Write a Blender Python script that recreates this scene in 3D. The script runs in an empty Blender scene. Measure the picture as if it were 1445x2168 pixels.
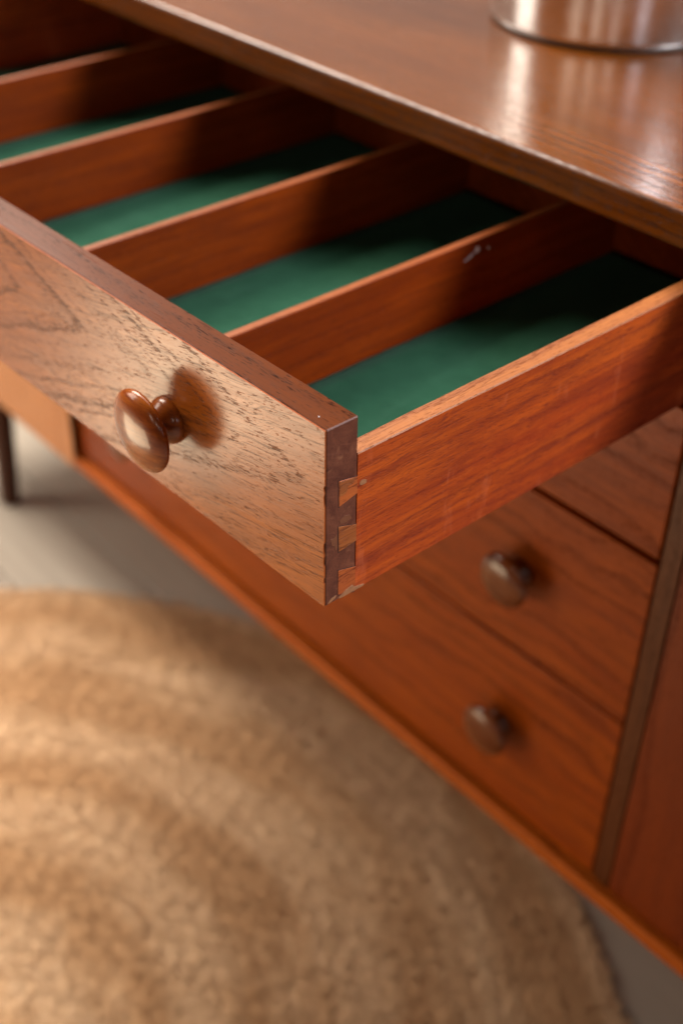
import bpy, bmesh, math, random
from mathutils import Vector, Matrix
from math import radians as R, sin, cos, pi
random.seed(7)
sc = bpy.context.scene
col = sc.collection

# ------------------------------------------------------------------ camera
cd = bpy.data.cameras.new('camera'); cam = bpy.data.objects.new('camera', cd); col.objects.link(cam)
YAW, PIT, ROL = .84903, -.62903, .03101
fw = Vector((-sin(YAW)*cos(PIT), cos(YAW)*cos(PIT), sin(PIT)))
r0 = Vector((cos(YAW), sin(YAW), 0)); u0 = r0.cross(fw)
rr = r0*cos(ROL) + u0*sin(ROL); uu = -r0*sin(ROL) + u0*cos(ROL)
M = Matrix((rr, uu, -fw)).transposed().to_4x4()
M.translation = Vector((.40788, -.3486, .45534))
cam.matrix_world = M
cd.sensor_fit = 'HORIZONTAL'; cd.sensor_width = 24.0; cd.lens = 24.0*2710.5/1445
cd.clip_start = .02; cd.clip_end = 60
cd.dof.use_dof = True; cd.dof.focus_distance = .682; cd.dof.aperture_fstop = 3.9; cd.dof.aperture_blades = 0
sc.camera = cam
sc.render.engine = 'CYCLES'
sc.cycles.use_denoising = True
sc.cycles.max_bounces = 8; sc.cycles.diffuse_bounces = 2
sc.cycles.caustics_reflective = False
sc.view_settings.view_transform = 'Standard'; sc.view_settings.look = 'None'
sc.view_settings.exposure = 0.0; sc.view_settings.gamma = 1.0

# ------------------------------------------------------------------ light: a pale room with windows to the left
w = bpy.data.worlds.new('World'); sc.world = w; w.use_nodes = True
bg = w.node_tree.nodes['Background']; bg.inputs[0].default_value = (1.0, .90, .80, 1); bg.inputs[1].default_value = .035

def area(name, loc, target, sx, sy, watts, color):
    l = bpy.data.lights.new(name, 'AREA'); l.shape = 'RECTANGLE'; l.size = sx; l.size_y = sy
    l.energy = watts; l.color = color
    o = bpy.data.objects.new(name, l); col.objects.link(o); o.location = loc
    d = Vector(target) - Vector(loc)
    o.rotation_euler = d.to_track_quat('-Z', 'Y').to_euler()
    return o
area('window_light', (-2.1, .25, 1.75), (-.9, -.1, -.7), 1.3, 1.4, 145, (1.0, .92, .80))
area('garden_window_light', (-2.5, -1.5, 1.1), (-.9, -.1, -.7), 1.2, 1.6, 50, (1.0, .92, .80))
area('sunlit_floor_glow', (-.92, -.86, -.70), (-.20, 0, .05), .80, .60, 11.5, (1.0, .79, .52))
area('back_wall_glow', (-2.7, 2.4, 1.0), (-.3, .5, .1), 2.4, 1.4, 5.5, (1.0, .88, .79))
area('skylight', (-1.0, .95, 2.5), (-.5, .1, .1), 1.4, 1.0, 30, (1.0, .95, .90))
area('cool_window_light', (1.35, 1.25, 1.75), (.0, .1, 0), .8, .8, 86, (.93, .95, 1.0))
# added strip lamps out of view, giving the steel pot its bright stripes
for az, wd, wt, c in ((-82, .42, 3.2, (1, .84, .66)), (-62, .16, 2.3, (1, .88, .72)), (-44, .12, 1.8, (1, .90, .80)), (-18, .34, 2.6, (.88, .90, 1.0))):
    area('pot_stripe_light', (-.25+2.6*cos(R(az)), .5+2.6*sin(R(az)), .84), (-.25, .5, .14), wd, .5, wt*.85, c)

# ------------------------------------------------------------------ node helper
class N:
    def __init__(s, name):
        s.m = bpy.data.materials.new(name); s.m.use_nodes = True; s.t = s.m.node_tree
        s.t.nodes.clear()
        s.out = s.t.nodes.new('ShaderNodeOutputMaterial'); s.p = s.t.nodes.new('ShaderNodeBsdfPrincipled')
        s.t.links.new(s.p.outputs[0], s.out.inputs[0])
    def n(s, typ, **k):
        o = s.t.nodes.new(typ)
        for a, v in k.items(): setattr(o, a, v)
        return o
    def put(s, inp, v):
        if isinstance(v, bpy.types.NodeSocket): s.t.links.new(v, inp)
        elif v is not None:
            if isinstance(v, (tuple, list)) and len(v) == 3 and inp.type == 'RGBA': v = (*v, 1)
            inp.default_value = v
    def math(s, op, a, b=None, c=None, clamp=False):
        o = s.n('ShaderNodeMath', operation=op, use_clamp=clamp)
        s.put(o.inputs[0], a); s.put(o.inputs[1], b); s.put(o.inputs[2], c); return o.outputs[0]
    def vmath(s, op, a, b=None):
        o = s.n('ShaderNodeVectorMath', operation=op); s.put(o.inputs[0], a); s.put(o.inputs[1], b)
        return o.outputs[0]
    def coords(s):
        """object coordinates shifted by where the object stands, so that copies differ"""
        tc = s.n('ShaderNodeTexCoord'); oi = s.n('ShaderNodeObjectInfo')
        return s.vmath('ADD', tc.outputs['Object'], oi.outputs['Location'])
    def sep(s, v):
        o = s.n('ShaderNodeSeparateXYZ'); s.put(o.inputs[0], v); return o.outputs
    def comb(s, x, y, z):
        o = s.n('ShaderNodeCombineXYZ'); s.put(o.inputs[0], x); s.put(o.inputs[1], y); s.put(o.inputs[2], z); return o.outputs[0]
    def noise(s, v, scale=1, detail=3, rough=.5, dist=0, typ='3D'):
        o = s.n('ShaderNodeTexNoise', noise_dimensions=typ); s.put(o.inputs['Vector'], v)
        o.inputs['Scale'].default_value = scale; o.inputs['Detail'].default_value = detail
        o.inputs['Roughness'].default_value = rough; o.inputs['Distortion'].default_value = dist
        return o.outputs[0]
    def ramp(s, f, stops, interp='LINEAR'):
        o = s.n('ShaderNodeValToRGB'); s.put(o.inputs[0], f); e = o.color_ramp.elements
        o.color_ramp.interpolation = interp
        while len(e) > 1: e.remove(e[-1])
        for i, (p, c) in enumerate(stops):
            c = c if isinstance(c, (tuple, list)) else (c, c, c)
            x = e[0] if i == 0 else e.new(p)
            x.position = p; x.color = (*c, 1)
        return o.outputs[0]
    def mix(s, f, a, b, mode='MIX'):
        o = s.n('ShaderNodeMix', data_type='RGBA', blend_type=mode)
        s.put(o.inputs[0], f); s.put(o.inputs[6], a); s.put(o.inputs[7], b); return o.outputs[2]
    def rng(s, f, a, b, c=0., d=1.):
        o = s.n('ShaderNodeMapRange', clamp=True); s.put(o.inputs[0], f)
        for i, v in enumerate((a, b, c, d)): s.put(o.inputs[i+1], v)
        return o.outputs[0]
    def bump(s, h, dist, strength=1.):
        o = s.n('ShaderNodeBump'); s.put(o.inputs['Height'], h); o.inputs['Distance'].default_value = dist
        o.inputs['Strength'].default_value = strength; s.t.links.new(o.outputs[0], s.p.inputs['Normal'])
    def set(s, **k):
        for a, v in k.items(): s.put(s.p.inputs[a.replace('_', ' ')], v)
        return s.m

def grain_vec(b, grain, off=(0, 0, 0)):
    """vector with the grain direction first"""
    v = b.vmath('ADD', b.coords(), off); o = b.sep(v)
    if grain == 'x': return o[0], o[1], o[2]
    if grain == 'y': return o[1], o[0], o[2]
    return o[2], o[0], o[1]

def wood(name, light, mid, dark, pore, grain='x', off=(0, 0, 0), rough=.36, figure='straight', pores=.75, spec=.32,
         band=1.0, wave=2.0, lines=.5, latew=.5, shear=.13, tone=0., lth=.57, dense=0., smudge=0.0, bumpd=.00008, fleck=0.0, coat=0.0):
    b = N(name); g, c1, c2 = grain_vec(b, grain, off)
    # slow wander of the fibres
    wv = b.comb(b.math('MULTIPLY', g, 5.), b.math('MULTIPLY', c1, 9.), b.math('MULTIPLY', c2, 9.))
    wob = b.math('SUBTRACT', b.noise(wv, 1, 3, .55), .5)
    wv2 = b.comb(b.math('MULTIPLY', g, 28.), b.math('MULTIPLY', c1, 40.), b.math('MULTIPLY', c2, 40.))
    wob2 = b.math('SUBTRACT', b.noise(wv2, 1, 2, .5), .5)
    if figure == 'cathedral':
        dz = b.math('ADD', b.math('SUBTRACT', c2, .0755), b.math('MULTIPLY', wob, .016))
        rad = b.math('SQRT', b.math('ADD', b.math('MULTIPLY', dz, dz), .00003))
        ring = b.math('ADD', b.math('MULTIPLY', rad, 40.), b.math('MULTIPLY', g, 14.))
        ring = b.math('ADD', ring, b.math('MULTIPLY', wob, .45)); ring = b.math('ADD', ring, b.math('MULTIPLY', wob2, .30))
        c2 = b.math('ADD', c2, b.math('MULTIPLY', g, -shear))
    else:
        s_ = b.math('ADD', b.math('MULTIPLY', c1, 55.*band), b.math('MULTIPLY', c2, 70.*band))
        ring = b.math('ADD', s_, b.math('MULTIPLY', wob, wave)); ring = b.math('ADD', ring, b.math('MULTIPLY', wob2, .25))
    fr = b.math('FRACT', ring)
    late = b.ramp(fr, [(0, .35), (.10, 0), (.50, .08), (.78, .55), (.92, 1), (1, .35)])          # dark latewood edge of each ring
    ringno = b.noise(b.comb(b.math('FLOOR', ring), .3, .7), 3.7, 0)
    late = b.math('MULTIPLY', late, b.rng(ringno, .25, .60, .35, 1.))
    if figure == 'cathedral':
        fr2 = b.math('FRACT', b.math('MULTIPLY', ring, 2.63))
        late2 = b.ramp(fr2, [(0, .3), (.15, 0), (.55, .1), (.85, 1), (1, .3)])
        n2_ = b.noise(b.comb(b.math('FLOOR', b.math('MULTIPLY', ring, 2.63)), 1.3, .2), 2.9, 0)
        late = b.math('MAXIMUM', late, b.math('MULTIPLY', late2, b.rng(n2_, .35, .65, .25, .85)))
    if figure == 'cathedral': late = b.math('MULTIPLY', late, b.rng(g, -.15, -.06, 1.05, .7))
    # fine fibre streaks
    fv = b.comb(b.math('MULTIPLY', g, 9.), b.math('MULTIPLY', c1, 330.), b.math('MULTIPLY', c2, 330.))
    fib = b.noise(fv, 1, 3, .6)
    cv = b.comb(b.math('MULTIPLY', g, 3.), b.math('MULTIPLY', c1, 26.), b.math('MULTIPLY', c2, 26.))
    cloud = b.noise(cv, 1, 3, .55)
    base = b.mix(b.rng(cloud, .30, .70), mid, light)
    if tone:
        tn = b.noise(b.comb(b.math('MULTIPLY', g, 11.), b.math('MULTIPLY', c1, 60.), b.math('MULTIPLY', c2, 75.)), 1, 4, .65, .8)
        base = b.mix(b.math('MULTIPLY', b.rng(tn, .46, .62), tone), base, dark)
        base = b.mix(b.math('MULTIPLY', b.rng(tn, .44, .34), tone*.8), base, tuple(min(1, x*1.25) for x in light))
    base = b.mix(b.math('MULTIPLY', b.rng(fib, .40, .75), .45), base, dark)
    base = b.mix(b.math('MULTIPLY', late, latew), base, dark)
    lv = b.comb(b.math('MULTIPLY', b.math('ADD', g, b.math('MULTIPLY', wob2, .006)), 11.),
                b.math('MULTIPLY', b.math('ADD', c1, b.math('MULTIPLY', wob, .03)), 1150.),
                b.math('MULTIPLY', b.math('ADD', c2, b.math('MULTIPLY', wob, .03)), 1150.))
    ln = b.noise(lv, 1, 2, .55)
    lth = b.math('SUBTRACT', lth, b.math('MULTIPLY', b.math('SUBTRACT', cloud, .5), .25))
    lm = b.math('MULTIPLY', b.math('SUBTRACT', ln, lth), 9., clamp=True)
    base = b.mix(b.math('MULTIPLY', lm, lines), base, pore)
    # open pores: short dark dashes, crowded in the latewood
    pv = b.comb(b.math('MULTIPLY', b.math('ADD', g, b.math('MULTIPLY', wob2, .002)), 150.),
                b.math('MULTIPLY', b.math('ADD', c1, b.math('MULTIPLY', wob, .02)), 1350.),
                b.math('MULTIPLY', b.math('ADD', c2, b.math('MULTIPLY', wob, .02)), 1350.))
    pn = b.noise(pv, 1, 1.5, .5)
    th = b.math('SUBTRACT', .625+dense, b.math('MULTIPLY', late, .15+dense*.9))
    th = b.math('SUBTRACT', th, b.math('MULTIPLY', b.math('SUBTRACT', cloud, .5), .12))
    pm = b.math('MULTIPLY', b.math('SUBTRACT', pn, th), 14., clamp=True)
    colr = b.mix(b.math('MULTIPLY', pm, pores), base, pore)
    dv = b.comb(b.math('MULTIPLY', b.math('ADD', g, b.math('MULTIPLY', wob2, .004)), 34.),
                b.math('MULTIPLY', b.math('ADD', c1, b.math('MULTIPLY', wob, .03)), 820.),
                b.math('MULTIPLY', b.math('ADD', c2, b.math('MULTIPLY', wob, .03)), 820.))
    dn = b.noise(dv, 1, 3, .6)
    dth = b.math('SUBTRACT', .645, b.math('MULTIPLY', late, .14))
    dth = b.math('SUBTRACT', dth, b.math('MULTIPLY', b.math('SUBTRACT', cloud, .5), .18))
    dm = b.math('MULTIPLY', b.math('SUBTRACT', dn, dth), 10., clamp=True)
    colr = b.mix(b.math('MULTIPLY', dm, pores*.35), colr, pore)
    if fleck:
        kv = b.comb(b.math('MULTIPLY', g, 60.), b.math('MULTIPLY', c1, 420.), b.math('MULTIPLY', c2, 420.))
        kn = b.noise(kv, 1, 2, .5)
        colr = b.mix(b.math('MULTIPLY', b.rng(kn, .58, .68), fleck), colr, light)
    rg = b.math('ADD', rough, b.math('MULTIPLY', b.math('SUBTRACT', fib, .5), .18))
    if smudge:
        sv = b.comb(b.math('MULTIPLY', g, 48.), b.math('MULTIPLY', c1, 16.), b.math('MULTIPLY', c2, 13.))
        sm = b.rng(b.noise(sv, 1, 4, .65, .6), .60, .74)
        colr = b.mix(b.math('MULTIPLY', sm, smudge), colr, tuple(min(1, x*1.3+.06) for x in light))
        rg = b.math('ADD', rg, b.math('MULTIPLY', sm, .12))
    h = b.math('SUBTRACT', b.math('MULTIPLY', fib, .35), pm)
    dull = b.math('MULTIPLY', b.math('MAXIMUM', b.math('MAXIMUM', pm, b.math('MULTIPLY', lm, lines)), b.math('MULTIPLY', dm, .7)), .75)
    spv = b.math('MULTIPLY', b.math('SUBTRACT', 1., dull), spec)
    b.bump(h, bumpd)
    return b.set(Base_Color=colr, Roughness=rg, Specular_IOR_Level=spv, Coat_Weight=coat, Coat_Roughness=.12)

teak_front = wood('teak_front', (.52, .140, .017), (.37, .085, .009), (.23, .050, .008), (.100, .027, .007),
                  figure='cathedral', rough=.22, pores=.70, spec=.42, lines=.68, latew=.62, lth=.540, tone=.30, dense=.05, shear=.19)
teak_top_edge = wood('teak_top_edge', (.135, .032, .006), (.095, .020, .004), (.050, .012, .003), (.016, .005, .003),
                     off=(.3, .2, .1), spec=.12, rough=.30, bumpd=.00002, pores=.85)
teak_case = wood('teak_case', (.34, .064, .002), (.245, .037, .001), (.125, .017, .001), (.06, .014, .004),
                 off=(2.1, .7, .4), rough=.34, pores=.5, band=.6, wave=4, lines=.3, tone=.35, spec=.22)
teak_rail = wood('teak_rail', (.50, .115, .008), (.40, .080, .005), (.25, .045, .004), (.09, .02, .004), rough=.5, spec=.18, pores=.4, off=(.2, .2, 1.4))
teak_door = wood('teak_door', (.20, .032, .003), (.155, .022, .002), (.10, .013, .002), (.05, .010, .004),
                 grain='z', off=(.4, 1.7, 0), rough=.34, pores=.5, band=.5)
teak_left = wood('teak_left', (.60, .26, .10), (.52, .21, .075), (.40, .14, .045), (.08, .022, .008),
                 grain='z', off=(.9, .7, 0), rough=.36, pores=.5, band=.5)
teak_stile = wood('teak_stile', (.120, .030, .004), (.085, .019, .003), (.045, .010, .002), (.03, .010, .004),
                  grain='z', off=(5, 0, 0), rough=.42, pores=.7)
leg_wood = wood('leg_wood', (.085, .022, .006), (.06, .014, .004), (.03, .008, .003), (.015, .005, .002), grain='z', rough=.4)
teak_top = wood('teak_top', (.20, .052, .004), (.120, .029, .002), (.040, .009, .002), (.024, .009, .006),
                off=(3.3, 0, 0), rough=.20, pores=.6, band=1.7, wave=2.0, spec=.5, lines=.55, latew=.72)
mahogany = wood('mahogany_side', (.52, .095, .012), (.36, .042, .010), (.19, .024, .011), (.13, .024, .017), grain='y',
                off=(0, .15, .02), rough=.40, pores=.35, smudge=.32, tone=.5, band=1.1, fleck=.3, wave=1.2, lines=.55, latew=.34)
mahogany_edge = wood('mahogany_edge', (.38, .125, .030), (.29, .085, .020), (.19, .045, .014), (.12, .035, .016), grain='y',
                     off=(0, .1, .6), rough=.5, pores=.6)
divider_edge = wood('divider_edge', (.30, .075, .014), (.24, .055, .010), (.17, .032, .010), (.10, .03, .012), grain='y', rough=.45, pores=.4)
mahogany_div = wood('mahogany_divider', (.25, .040, .002), (.18, .025, .002), (.10, .012, .002), (.06, .014, .007), grain='y',
                    off=(.2, .4, .3), spec=.22, rough=.40, pores=.3, fleck=.2, tone=.35, wave=1.2, lines=.3, latew=.25)
tail_wood = wood('pale_tail_wood', (.44, .145, .042), (.32, .085, .020), (.20, .048, .014), (.11, .035, .018), grain='y',
                 off=(.7, .3, .1), rough=.5, pores=.35, bumpd=.0002, tone=.5, fleck=.5)
tail_red = wood('red_tail_wood', (.52, .13, .028), (.40, .085, .02), (.24, .05, .02), (.10, .022, .012), grain='y',
                off=(.9, .3, .1), rough=.45, pores=.7)

def mat_endgrain():
    b = N('end_grain'); v = b.coords()
    speck = b.noise(v, 900, 3, .65); cl = b.noise(v, 60, 3, .6, 1.2)
    s = b.sep(v)
    rays = b.noise(b.comb(b.math('MULTIPLY', s[0], 100.), b.math('MULTIPLY', s[1], 60.), b.math('MULTIPLY', b.math('ADD', s[2], b.math('MULTIPLY', s[1], .35)), 420.)), 1, 3, .6)
    c = b.mix(b.rng(cl, .3, .72), (.085, .025, .016), (.185, .060, .032))
    c = b.mix(b.math('MULTIPLY', b.rng(rays, .55, .72), .35), c, (.24, .085, .05))
    c = b.mix(b.math('MULTIPLY', b.rng(speck, .56, .70), .6), c, (.032, .010, .010))
    st = b.rng(b.noise(v, 95, 2, .5, .8), .63, .72)
    c = b.mix(b.math('MULTIPLY', st, .5), c, (.30, .12, .06))
    b.bump(speck, .00012)
    return b.set(Base_Color=c, Roughness=.45, Specular_IOR_Level=.22)
endgrain = mat_endgrain()

def mat_plain(name, c, rough=.5, var=.25, sc_=200, metallic=0, spec=.5):
    b = N(name); n_ = b.noise(b.coords(), sc_, 4, .6)
    c2 = tuple(x*(1-var) for x in c)
    return b.set(Base_Color=b.mix(n_, c, c2), Roughness=rough, Metallic=float(metallic), Specular_IOR_Level=spec)
lip = mat_plain('orange_lipping', (.32, .062, .007), .6, spec=.2)
gap_mat = mat_plain('dark_glue_line', (.030, .010, .008), .7)
cavity = mat_plain('raw_case_interior', (.075, .024, .012), .75)
paint = mat_plain('white_paint_speck', (.70, .68, .72), .6, .1)
glue = mat_plain('old_glue', (.46, .19, .08), .65, .6, 500)

def mat_felt():
    b = N('green_baize'); v = b.coords()
    f = b.noise(v, 2600, 2, .7); c = b.noise(v, 45, 4, .6, .5); l = b.rng(b.noise(v, 330, 2, .5), .72, .80)
    k = b.mix(b.rng(c, .3, .7), (.010, .055, .027), (.016, .075, .038))
    k = b.mix(b.math('MULTIPLY', f, .35), k, (.012, .055, .034))
    wn = b.sep(v); ws = b.rng(b.noise(b.comb(b.math('MULTIPLY', wn[0], 40.), b.math('MULTIPLY', wn[1], 7.), 0.), 1, 4, .6), .52, .72)
    k = b.mix(b.math('MULTIPLY', ws, .35), k, (.030, .095, .058))
    k = b.mix(b.math('MULTIPLY', l, .35), k, (.14, .22, .17))
    b.bump(f, .0003)
    return b.set(Base_Color=k, Roughness=.95, Specular_IOR_Level=.1, Sheen_Weight=.08, Sheen_Roughness=.5, Sheen_Tint=(.5, .8, .65))
felt = mat_felt()

def mat_knob(name, k):
    b = N(name); v = b.coords(); s = b.sep(v)
    n1 = b.noise(b.comb(b.math('MULTIPLY', s[0], 22.), b.math('MULTIPLY', s[1], 60.), b.math('MULTIPLY', s[2], 160.)), 1, 4, .6, .6)
    n2 = b.noise(b.comb(b.math('MULTIPLY', s[0], 160.), b.math('MULTIPLY', s[1], 700.), b.math('MULTIPLY', s[2], 1300.)), 1, 2, .6)
    c = b.ramp(n1, [(p_, tuple(k*x for x in c_)) for p_, c_ in ((.28, (.15, .027, .004)), (.47, (.23, .047, .005)), (.60, (.32, .080, .009)), (.80, (.18, .034, .004)))])
    c = b.mix(b.math('MULTIPLY', b.rng(n2, .55, .70), .5), c, (.05, .012, .005))
    b.bump(b.noise(v, 170, 2, .5), .0002, .6)
    return b.set(Base_Color=c, Roughness=.24, Specular_IOR_Level=.3, Coat_Tint=(1., .82, .66), Coat_Weight=.3, Coat_Roughness=.06)
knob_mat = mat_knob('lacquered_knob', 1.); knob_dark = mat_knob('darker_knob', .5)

def mat_steel():
    b = N('brushed_steel'); v = b.coords(); s = b.sep(v)
    st = b.noise(b.comb(b.math('MULTIPLY', s[0], 3.), b.math('MULTIPLY', s[1], 3.), b.math('MULTIPLY', s[2], 900.)), 1, 2, .6)
    sm = b.noise(v, 30, 3, .6)
    b.bump(st, .00002)
    return b.set(Base_Color=b.mix(sm, (.90, .87, .85), (.82, .79, .77)), Metallic=1., Roughness=b.rng(sm, .3, .7, .17, .27))
steel = mat_steel()
steel_dark = mat_plain('dark_rim', (.05, .03, .025), .5)

def mat_rug():
    b = N('jute_rug'); v = b.coords(); tc = b.n('ShaderNodeTexCoord'); s = b.sep(tc.outputs['Object'])
    rad = b.math('SQRT', b.math('ADD', b.math('MULTIPLY', s[0], s[0]), b.math('MULTIPLY', s[1], s[1])))
    ang = b.math('ARCTAN2', s[1], s[0])
    rings = b.noise(b.comb(b.math('MULTIPLY', rad, 11.), b.math('MULTIPLY', ang, 1.6), 0.), 1, 3, .6)
    band = b.math('SINE', b.math('ADD', b.math('MULTIPLY', rad, 42.), b.math('MULTIPLY', b.noise(v, 5, 2), 3.)))
    rings = b.math('ADD', rings, b.math('MULTIPLY', band, .13))
    tuft = b.noise(b.comb(b.math('MULTIPLY', rad, 150.), b.math('MULTIPLY', b.math('MULTIPLY', ang, rad), 22.), 0.), 1, 4, .6)
    blot = b.noise(b.comb(b.math('MULTIPLY', rad, 46.), b.math('MULTIPLY', b.math('MULTIPLY', ang, rad), 17.), 0.), 1, 3, .6); fine = b.noise(v, 420, 3, .7)
    c = b.mix(b.rng(rings, .36, .62), (.66, .39, .205), (.88, .60, .37))
    c = b.mix(b.math('MULTIPLY', b.rng(tuft, .42, .68), .38), c, (.52, .29, .14))
    c = b.mix(b.math('MULTIPLY', b.rng(blot, .60, .74), .15), c, (.42, .23, .12))
    c = b.mix(b.math('MULTIPLY', b.rng(blot, .42, .28), .2), c, (.88, .61, .37))
    c = b.mix(b.math('MULTIPLY', b.rng(fine, .35, .7), .5), c, (.34, .17, .08))
    b.bump(b.math('ADD', fine, b.math('MULTIPLY', tuft, .5)), .003, .8)
    return b.set(Base_Color=c, Roughness=.95, Specular_IOR_Level=.1)
rug_mat = mat_rug()

def mat_floor():
    b = N('pale_oak_boards'); v = b.coords(); s = b.sep(v)
    a = b.noise(b.comb(b.math('MULTIPLY', s[0], 2.), b.math('MULTIPLY', s[1], 30.), 0.), 1, 4, .6)
    f = b.noise(b.comb(b.math('MULTIPLY', s[0], 12.), b.math('MULTIPLY', s[1], 260.), 0.), 1, 3, .6)
    oi = b.n('ShaderNodeObjectInfo')
    c = b.mix(b.rng(a, .3, .7), (.35, .295, .235), (.45, .385, .315))
    c = b.mix(b.math('MULTIPLY', f, .3), c, (.25, .20, .16))
    c = b.mix(b.math('MULTIPLY', oi.outputs['Random'], .35), c, (.34, .29, .25))
    return b.set(Base_Color=c, Roughness=.5, Specular_IOR_Level=.4)
floor_mat = mat_floor()

# ------------------------------------------------------------------ mesh helpers
def link(name, bm, mats, parent=None, loc=(0, 0, 0), smooth=False, kind=None, label=None):
    me = bpy.data.meshes.new(name)
    bmesh.ops.recalc_face_normals(bm, faces=bm.faces[:])
    bm.to_mesh(me); bm.free()
    for m in (mats if isinstance(mats, (list, tuple)) else [mats]): me.materials.append(m)
    if smooth:
        for p in me.polygons: p.use_smooth = True
    o = bpy.data.objects.new(name, me); col.objects.link(o); o.location = loc
    if parent: o.parent = parent
    if kind: o['kind'] = kind
    if label: o['label'] = label
    return o

def box_bm(lo, hi, bev=0.0, seg=2, top_mat=None):
    bm = bmesh.new(); c = [(a+b)/2 for a, b in zip(lo, hi)]; s = [b-a for a, b in zip(lo, hi)]
    bmesh.ops.create_cube(bm, size=1, matrix=Matrix.Diagonal((*s, 1)))
    if top_mat is not None:
        for f in bm.faces:
            if f.normal.z > .9: f.material_index = top_mat
    if bev: bmesh.ops.bevel(bm, geom=bm.edges[:], offset=bev, segments=seg, affect='EDGES', profile=.5)
    return bm, c

def box(name, lo, hi, mat, parent, bev=.0008, seg=2, base=(0, 0, 0), top_mat=None, **k):
    """a board given by its corners in the frame of its parent; its origin sits at its own centre"""
    bm, c = box_bm(lo, hi, bev, seg, top_mat)
    return link(name, bm, mat, parent, loc=[a-b for a, b in zip(c, base)], **k)

def lathe(name, prof, mat, parent, loc, axis='y', n=64, rot=None, label=None):
    """prof: (distance along axis, radius)"""
    bm = bmesh.new(); rings = []
    for d, r in prof:
        ring = []
        for i in range(n):
            a = 2*pi*i/n
            if axis == 'y': co = (r*cos(a), -d, r*sin(a))
            else: co = (r*cos(a), r*sin(a), d)
            ring.append(bm.verts.new(co))
        rings.append(ring)
    for a, b in zip(rings, rings[1:]):
        for i in range(n): bm.faces.new((a[i], a[(i+1) % n], b[(i+1) % n], b[i]))
    bm.faces.new(rings[0]); bm.faces.new(rings[-1])
    return link(name, bm, mat, parent, loc, smooth=True, label=label)

def prism(name, pts, axis, a, b, mat, parent, bev=0.0, **k):
    """a polygon given in the two axes other than `axis`, running from a to b along it"""
    bm = bmesh.new()
    def co(p, t):
        q = list(p); q.insert(axis, t); return q
    va = [bm.verts.new(co(p, a)) for p in pts]; vb = [bm.verts.new(co(p, b)) for p in pts]
    bm.faces.new(va); bm.faces.new(vb[::-1])
    n = len(pts)
    for i in range(n): bm.faces.new((va[i], va[(i+1) % n], vb[(i+1) % n], vb[i]))
    if bev:
        bmesh.ops.recalc_face_normals(bm, faces=bm.faces[:])
        bmesh.ops.bevel(bm, geom=bm.edges[:], offset=bev, segments=1, affect='EDGES')
    return link(name, bm, mat, parent, **k)

# ------------------------------------------------------------------ setting: floor of pale boards
ZF = -.76
fl = box('floor', (-6, -6, ZF-.06), (6, 6, ZF-.022), mat_plain('subfloor', (.06, .05, .04), .9), None, bev=0)
fl['kind'] = 'structure'
pw = .155
y = -3.0; first = None; k = 0
while y < 3.2:
    x = -4.5 + random.uniform(-1.2, 0)
    while x < 2.5:
        L = random.choice((1.5, 1.9, 2.3))
        b_, c_ = box_bm((0, 0, 0), (L-.002, pw-.002, .02), .0012, 1)
        link('plank', b_, floor_mat, fl, loc=(x+L/2-fl.location.x, y+pw/2-fl.location.y, ZF-.010-fl.location.z))
        x += L
    y += pw

# ------------------------------------------------------------------ round jute rug
RC = Vector((-.4062, -.190, ZF)); RR = .728
def make_rug():
    root = bpy.data.objects.new('round_rug', None); col.objects.link(root); root.location = RC
    root['label'] = 'round tan jute rug lying on the pale floor before the sideboard'
    root['category'] = 'rug'
    bm = bmesh.new(); NR, NA = 210, 420; rows = 30
    rings = []
    for i in range(NR+1):
        t = i/NR; ring = []
        for j in range(NA):
            a = 2*pi*j/NA
            edge = RR*(1 + .0030*sin(7*a+1) + .0022*sin(19*a) + .0028*random.uniform(-1, 1)*(t > .98))
            r = edge*t
            ph = t*rows + .15*sin(3*a)
            row = int(ph); nb = max(6, round(2*pi*(row+.5)/rows*RR/.030))
            z = .0070 + .0015*abs(sin(pi*ph))**.6 + .0008*sin(a*nb + row*2.4) + random.uniform(-.0003, .0003)
            if i == NR: z = .001
            elif i == NR-1: z = .006
            ring.append(bm.verts.new((r*cos(a), r*sin(a), z)))
            if i == 0: break
        rings.append(ring)
    for i in range(NR):
        a, b = rings[i], rings[i+1]
        for j in range(NA):
            if i == 0: bm.faces.new((a[0], b[j], b[(j+1) % NA]))
            else: bm.faces.new((a[j], b[j], b[(j+1) % NA], a[(j+1) % NA]))
    link('woven_pile', bm, rug_mat, root, smooth=True)
    # loose fibres standing out of the weave and round the edge
    verts, faces = [], []
    for q in range(70000):
        if q < 64000: r = RR*math.sqrt(random.uniform(.02, 1)); z0 = .009
        else: r = RR*random.uniform(.985, 1.003); z0 = .006
        a = random.uniform(0, 2*pi)
        if q >= 64000 and random.random() < .5: a = round(a*14)/14 + random.gauss(0, .015)
        L = random.uniform(.006, .017); d = a + pi/2 + random.gauss(0, .45)
        wd = random.uniform(.0004, .0009); up = random.uniform(.0, .006)
        x0, y0 = r*cos(a), r*sin(a); dx, dy = cos(d), sin(d)
        i = len(verts)
        verts += [(x0-dy*wd, y0+dx*wd, z0), (x0+dy*wd, y0-dx*wd, z0),
                  (x0+dx*L*.6+dy*wd, y0+dy*L*.6-dx*wd, z0+up), (x0+dx*L*.6-dy*wd, y0+dy*L*.6+dx*wd, z0+up),
                  (x0+dx*L, y0+dy*L, z0+up*.6)]
        faces += [(i, i+1, i+2, i+3), (i+3, i+2, i+4)]
    me = bpy.data.meshes.new('loose_fibres'); me.from_pydata(verts, [], faces)
    me.materials.append(rug_mat)
    o = bpy.data.objects.new('loose_fibres', me); col.objects.link(o); o.parent = root; o['kind'] = 'stuff'
make_rug()

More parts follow.
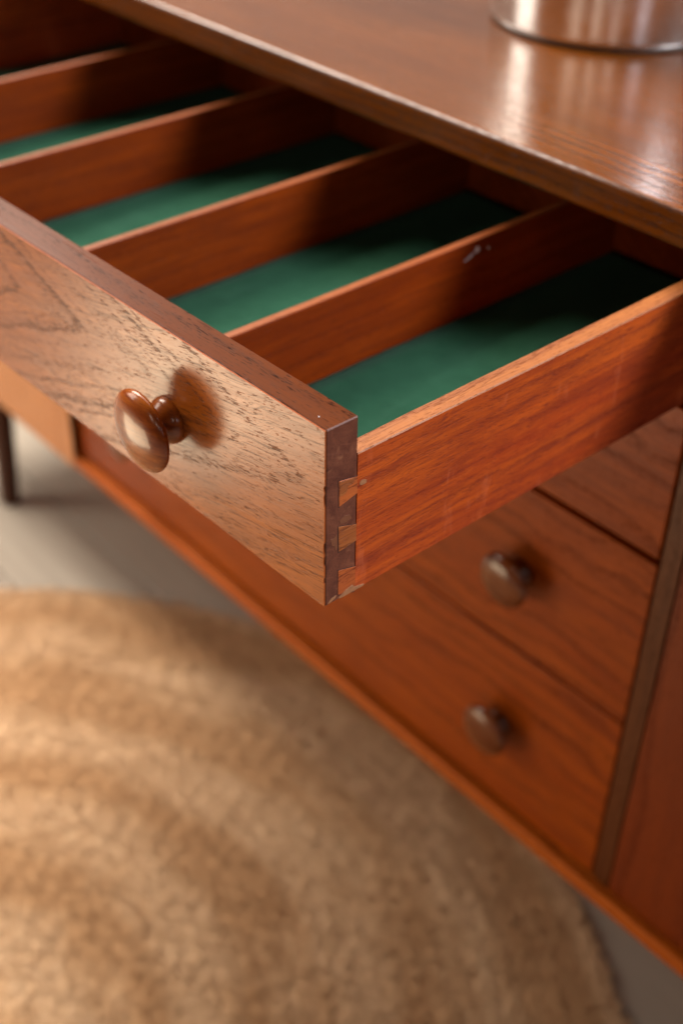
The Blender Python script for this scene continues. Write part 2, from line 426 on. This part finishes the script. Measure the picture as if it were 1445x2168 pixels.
# ------------------------------------------------------------------ sideboard
BASE = (-.45, .56, ZF)
sb = bpy.data.objects.new('sideboard', None); col.objects.link(sb); sb.location = BASE
sb['label'] = 'orange-brown teak sideboard with round wooden knobs and its top drawer pulled open'
sb['category'] = 'sideboard'
YF, YB = .336, .80
XL, XR = -1.37, .47
def sbox(name, lo, hi, mat, **k): return box(name, lo, hi, mat, sb, base=BASE, **k)

ct = sbox('countertop', (XL-.012, .310, .117), (XR+.012, YB+.01, .1424), teak_top, bev=.0032, seg=4)
sbox('bottom_board', (XL+.002, YF-.010, -.5255), (XR-.002, YB-.006, -.5085), teak_rail, bev=.004, seg=3)
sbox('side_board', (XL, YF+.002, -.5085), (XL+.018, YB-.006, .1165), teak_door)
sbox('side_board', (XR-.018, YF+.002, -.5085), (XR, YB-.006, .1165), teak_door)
sbox('back_board', (XL+.0185, YB-.005, -.52), (XR-.0185, YB+.001, .116), cavity)
sbox('partition', (-.0055, YF+.0015, -.5085), (.0118, YB-.0065, .1165), teak_stile)
sbox('partition', (-.922, YF+.0015, -.5085), (-.9035, YB-.0065, .1165), teak_stile)
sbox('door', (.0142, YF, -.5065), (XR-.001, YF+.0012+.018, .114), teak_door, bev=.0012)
sbox('door', (XL+.001, YF-.012, -.5250), (-.9045, YF-.0105, .114), teak_left, bev=.0015,
     label='golden plain door left of the drawers')
# rails between the drawers, set back
for z in (-.139, -.3125):
    sbox('drawer_rail', (-.903, YF+.010, z-.004), (-.006, YF+.05, z+.004), teak_case, bev=.0003)
sbox('drawer_runner', (-.903, YF+.03, -.011), (-.006, YB-.01, -.005), cavity, bev=.0003)

KP = [(0, .0134), (.0006, .0145), (.0025, .0148), (.0055, .0142), (.0082, .0126), (.0104, .0108), (.0124, .0097), (.0140, .0094),
      (.0156, .0100), (.0168, .0120), (.0179, .0156), (.0190, .0202), (.0202, .0236), (.0216, .0254), (.0230, .0260), (.0246, .0258),
      (.0262, .0248), (.0278, .0228), (.0294, .0198), (.0308, .0158), (.0318, .0112), (.0324, .0062), (.0326, .0015)]
def knob(parent, x, yy, z, base, tilt=0, mat=None):
    o = lathe('knob', [(d*.88-.001, r) for d, r in KP], mat or knob_mat, parent, (x-base[0], yy-base[1], z-base[2]), n=72)
    o.rotation_euler = (0, tilt, 0)
    return o
def closed_drawer(z0, z1, mat, yo=0.0):
    lo, hi = (-.9020, YF+yo, z0), (-.0068, YF+yo+.019, z1)
    d = sbox('drawer', lo, hi, mat, bev=.0013)
    ce = [(a+b)/2 for a, b in zip(lo, hi)]
    for x, t in ((-.137, .4), (-.767, 2.1)):
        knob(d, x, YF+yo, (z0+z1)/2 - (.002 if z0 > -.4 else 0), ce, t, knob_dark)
    return d
closed_drawer(-.1355, -.0055, teak_case, -.001)
closed_drawer(-.3108, -.1425, teak_case)
closed_drawer(-.5035, -.3142, teak_case)
for xx in (-1.188, .288):
    for yy, sy in ((.359, -1), (.74, 1)):
        sx = -1 if xx < 0 else 1
        bm = bmesh.new(); rg = []
        for t in [0, .02, .5, .97, 1]:
            r = (.0185-.003*t) * (.93 if t in (0, 1) else 1)
            cx, cy, cz = sx*.012*t, sy*.004*t, -.2345*t
            rg.append([bm.verts.new((cx+r*cos(2*pi*i/24), cy+r*sin(2*pi*i/24), cz)) for i in range(24)])
        for a, b in zip(rg, rg[1:]):
            for i in range(24): bm.faces.new((a[i], a[(i+1) % 24], b[(i+1) % 24], b[i]))
        bm.faces.new(rg[0]); bm.faces.new(rg[-1])
        link('leg', bm, leg_wood, sb, loc=(xx-BASE[0], yy-BASE[1], -.5255-BASE[2]), smooth=True, label='slender dark round leg')

# ---- the open drawer, hung a hair low and askew. Its front board is the part; the rest of it hangs below that.
H, T = .115, .02238
W0 = -.895
fb, c_ = box_bm((W0, .0009, 0), (0, T, H), .0006, 1)
for v in fb.verts: v.co += Vector(c_)
for f in fb.faces:
    n = f.normal
    f.material_index = 1 if n.x > .7 else (0)
dr = link('drawer', fb, [teak_top_edge, endgrain], None, label='open drawer with green baize lining and dovetailed corner')
dr.parent = sb
dr.location = [-a for a in BASE]
dr.rotation_euler = (.01758, 0, .02128)
dbox = lambda name, lo, hi, mat, **k: box(name, lo, hi, mat, dr, **k)

# face veneer with a chipped right edge
pts = [(W0, .0003), (W0, H-.0003)]
pts += [(-.0003, H-.0003)]
edge = [(-.0003, .0812), (-.0009, .0809), (-.0011, .0790), (-.0006, .0765), (-.0010, .0735), (-.0008, .0690),
        (-.0003, .0672), (-.0003, .0445), (-.0010, .0430), (-.0011, .0400), (-.0005, .0352), (-.0009, .0330), (-.0010, .0295),
        (-.0003, .0276), (-.0003, .0205), (-.0008, .0196), (-.0009, .0168), (-.0003, .0158), (-.0003, .0003)]
pts += edge
bot = [(-.04, -.0001), (-.10, .0007), (-.16, .0001), (-.24, .0006), (-.4, .0002)]
pts += bot
vn = prism('front_veneer', pts, 1, -.0000, .00088, [teak_front, lip], dr)
for p in vn.data.polygons:
    if p.normal.z > .5 or p.normal.x > .5: p.material_index = 1
# thin lighter crossband strip glimpsed inside the chips
knob(dr, -.139, 0, .0545, (0, 0, 0), 0)
knob(dr, -.757, 0, .0525, (0, 0, 0), .8)

# right side board: worn inner top edge
ST = .0126; ZS, ZB = .0920, -.0008; YE = .470
def side(x0, x1, sgn):
    bm = bmesh.new(); prev = None
    ys = [T+.0002, T+.004, .045, .062, .070, .085, .12, .2, .3, YE]
    for i, yv in enumerate(ys):
        wear = .0016 if yv < .06 else (.0008 if yv < .068 else 0)
        wear += .0003*sin(yv*90)
        c = .0007
        sec = [(x1, ZB+.0012), (x1, ZS-c), (x1-sgn*c, ZS), (x0+sgn*.0010, ZS-wear*.4), (x0, ZS-wear-.001), (x0, ZB), (x1-sgn*.0014, ZB)]
        ring = [bm.verts.new((a, yv, z)) for a, z in sec]
        if prev:
            for j in range(7):
                f = bm.faces.new((prev[j], prev[(j+1) % 7], ring[(j+1) % 7], ring[j]))
                f.material_index = 1 if j in (1, 2, 3, 6) else 0
        else: bm.faces.new(ring)
        prev = ring
    bm.faces.new(prev)
    return link('side_board', bm, [mahogany, mahogany_edge], dr)
side(-ST, 0, 1)
side(W0+ST, W0, -1)
dbox('back_board', (W0+ST+.0003, YE-.012, .013), (-ST-.0003, YE-.0005, .088), mahogany_div)
xs = [W0+ST] + [v for xd in (-.6981, -.5176, -.3410, -.1773) for v in (xd, xd+.0069)] + [-ST]
for i in range(0, 10, 2):
    x0, x1 = xs[i]+.0005, xs[i+1]-.0005; bm = bmesh.new(); ny, nx = 60, 12; gr = []
    for j in range(ny+1):
        yv = T+.0006 + (YE-.013-T)*j/ny; row = []
        for q in range(nx+1):
            wob_ = random.uniform(-.0004, .0004) if q in (0, nx) else 0
            lift = .0004 if q in (0, nx) else 0
            row.append(bm.verts.new((x0+(x1-x0)*q/nx + wob_, yv, .0119 + lift + .00018*sin(yv*31+q*.7+i) + random.uniform(0, .00008))))
        gr.append(row)
    for j in range(ny):
        for q in range(nx): bm.faces.new((gr[j][q], gr[j][q+1], gr[j+1][q+1], gr[j+1][q]))
    fo = link('felt_lining', bm, felt, dr, smooth=True)
    so = fo.modifiers.new('thickness', 'SOLIDIFY'); so.thickness = .0022; so.offset = -1
dbox('drawer_bottom', (W0+ST-.002, T-.001, .0045), (-ST+.002, YE-.006, .0088), mahogany_div, bev=0)
for xd in (-.1773, -.3410, -.5176, -.6981):
    dv = dbox('divider', (xd, T+.0002, .0090), (xd+.0069, YE-.0125, .0707), [mahogany_div, divider_edge], bev=.0011, seg=2)
    for p in dv.data.polygons:
        if p.normal.z > .6: p.material_index = 1
# dovetail tails let into the end of the front board
def dovetail(q, mat, d=.00025):
    cy = sum(a for a, z in q)/len(q); cz = sum(z for a, z in q)/len(q)
    big = [(cy+(a-cy)*1.035-.0002, cz+(z-cz)*1.05) for a, z in q]
    prism('glue_line', [(min(a, T+.00005), z) for a, z in big], 0, -.006, .00009, gap_mat, dr)
    prism('dovetail', q, 0, -.0058, d, mat, dr, bev=.00012)
YT = T+.0001
end_chip = mat_plain('torn_end_grain', (.22, .07, .028), .6, .5, 600)
dovetail([(.0094, .0803), (YT, .0779), (YT, .0668), (.0098, .0637)], [tail_red])
prism('glue_sliver', [(.0097, .0799), (.0150, .0789), (.0212, .0779), (.0196, .0752), (.0160, .0742), (.0150, .0712), (.0120, .0700), (.0099, .0706)], 0, -.002, .00040, [tail_wood], dr, bev=.00008)
dovetail([(.0095, .0508), (YT, .0464), (YT, .0352), (.0100, .0334)], [tail_wood])
dovetail([(.0098, .0207), (YT, .0172), (YT, -.0006), (.0108, .0030), (.0098, .0040)], [tail_red], .0002)
# chipped sliver of pale glued wood along the lower edge, dab of filler on the side
prism('glue_sliver', [(.0100, .0010), (.0150, .0042), (.0205, .0052), (.0216, .0030), (.0290, .0012), (.0288, .0001), (.0120, .0003)], 0, -.002, .00042, glue, dr, bev=.0001)
prism('glue_sliver', [(.0022, .0012), (.0050, .0036), (.0085, .0040), (.0080, .0022), (.0035, .0008)], 0, -.002, .00020, glue, dr, bev=.00008)
prism('torn_fibres', [(.0040, .0452), (.0062, .0446), (.0088, .0462), (.0090, .0372), (.0078, .0352), (.0070, .0390), (.0052, .0402)], 0, -.001, .00012, end_chip, dr, bev=.00005)
prism('torn_fibres', [(.0105, .0545), (.0135, .0562), (.0175, .0550), (.0190, .0520), (.0150, .0512), (.0110, .0520)], 0, -.001, .00010, end_chip, dr, bev=.00005)
prism('filler_dab', [(.0240, .0725), (.0252, .0738), (.0275, .0734), (.0292, .0724), (.0290, .0706), (.0262, .0704), (.0244, .0709)], 0, -.001, .00018, glue, dr, bev=.00008)
# paint specks on the nearest divider
def speck(yc, zc, ry, rz, tilt=0.0):
    P = []
    for i in range(14):
        a = 2*pi*i/14; k = random.uniform(.75, 1.15); u, v = ry*k*cos(a), rz*k*sin(a)
        P.append((yc+u*cos(tilt)-v*sin(tilt), zc+u*sin(tilt)+v*cos(tilt)))
    prism('paint_speck', P, 0, -.1706, -.1698, paint, dr)
speck(.2927, .0628, .0022, .0026); speck(.3048, .0606, .0009, .0011)
speck(.2860, .0596, .0042, .0005, .45); speck(.2820, .0579, .0022, .0004, .4)
# dust on the top edge
prism('dust_speck', [(-.0125, .0062), (-.0121, .0067), (-.0116, .0063), (-.0120, .0059)], 2, H-.0002, H+.0003, paint, dr)

# ------------------------------------------------------------------ steel pot on the countertop
pot = bpy.data.objects.new('steel_pot', None); col.objects.link(pot); pot.location = (-.341, .610, .1424)
pot['label'] = 'brushed steel cylindrical pot standing on the countertop'; pot['category'] = 'pot'
PR = .1055
lathe('body', [(.0030, PR-.0035), (.0034, PR-.0012), (.0050, PR-.0002), (.008, PR), (.17, PR), (.172, PR-.0005), (.172, PR-.002), (.010, PR-.002), (.008, PR-.006)],
      steel, pot, (0, 0, 0), axis='z', n=128)
lathe('base_rim', [(0.0002, PR-.004), (.0008, PR-.0015), (.0026, PR-.0015), (.0033, PR-.004)], steel_dark, pot, (0, 0, 0), axis='z', n=128)
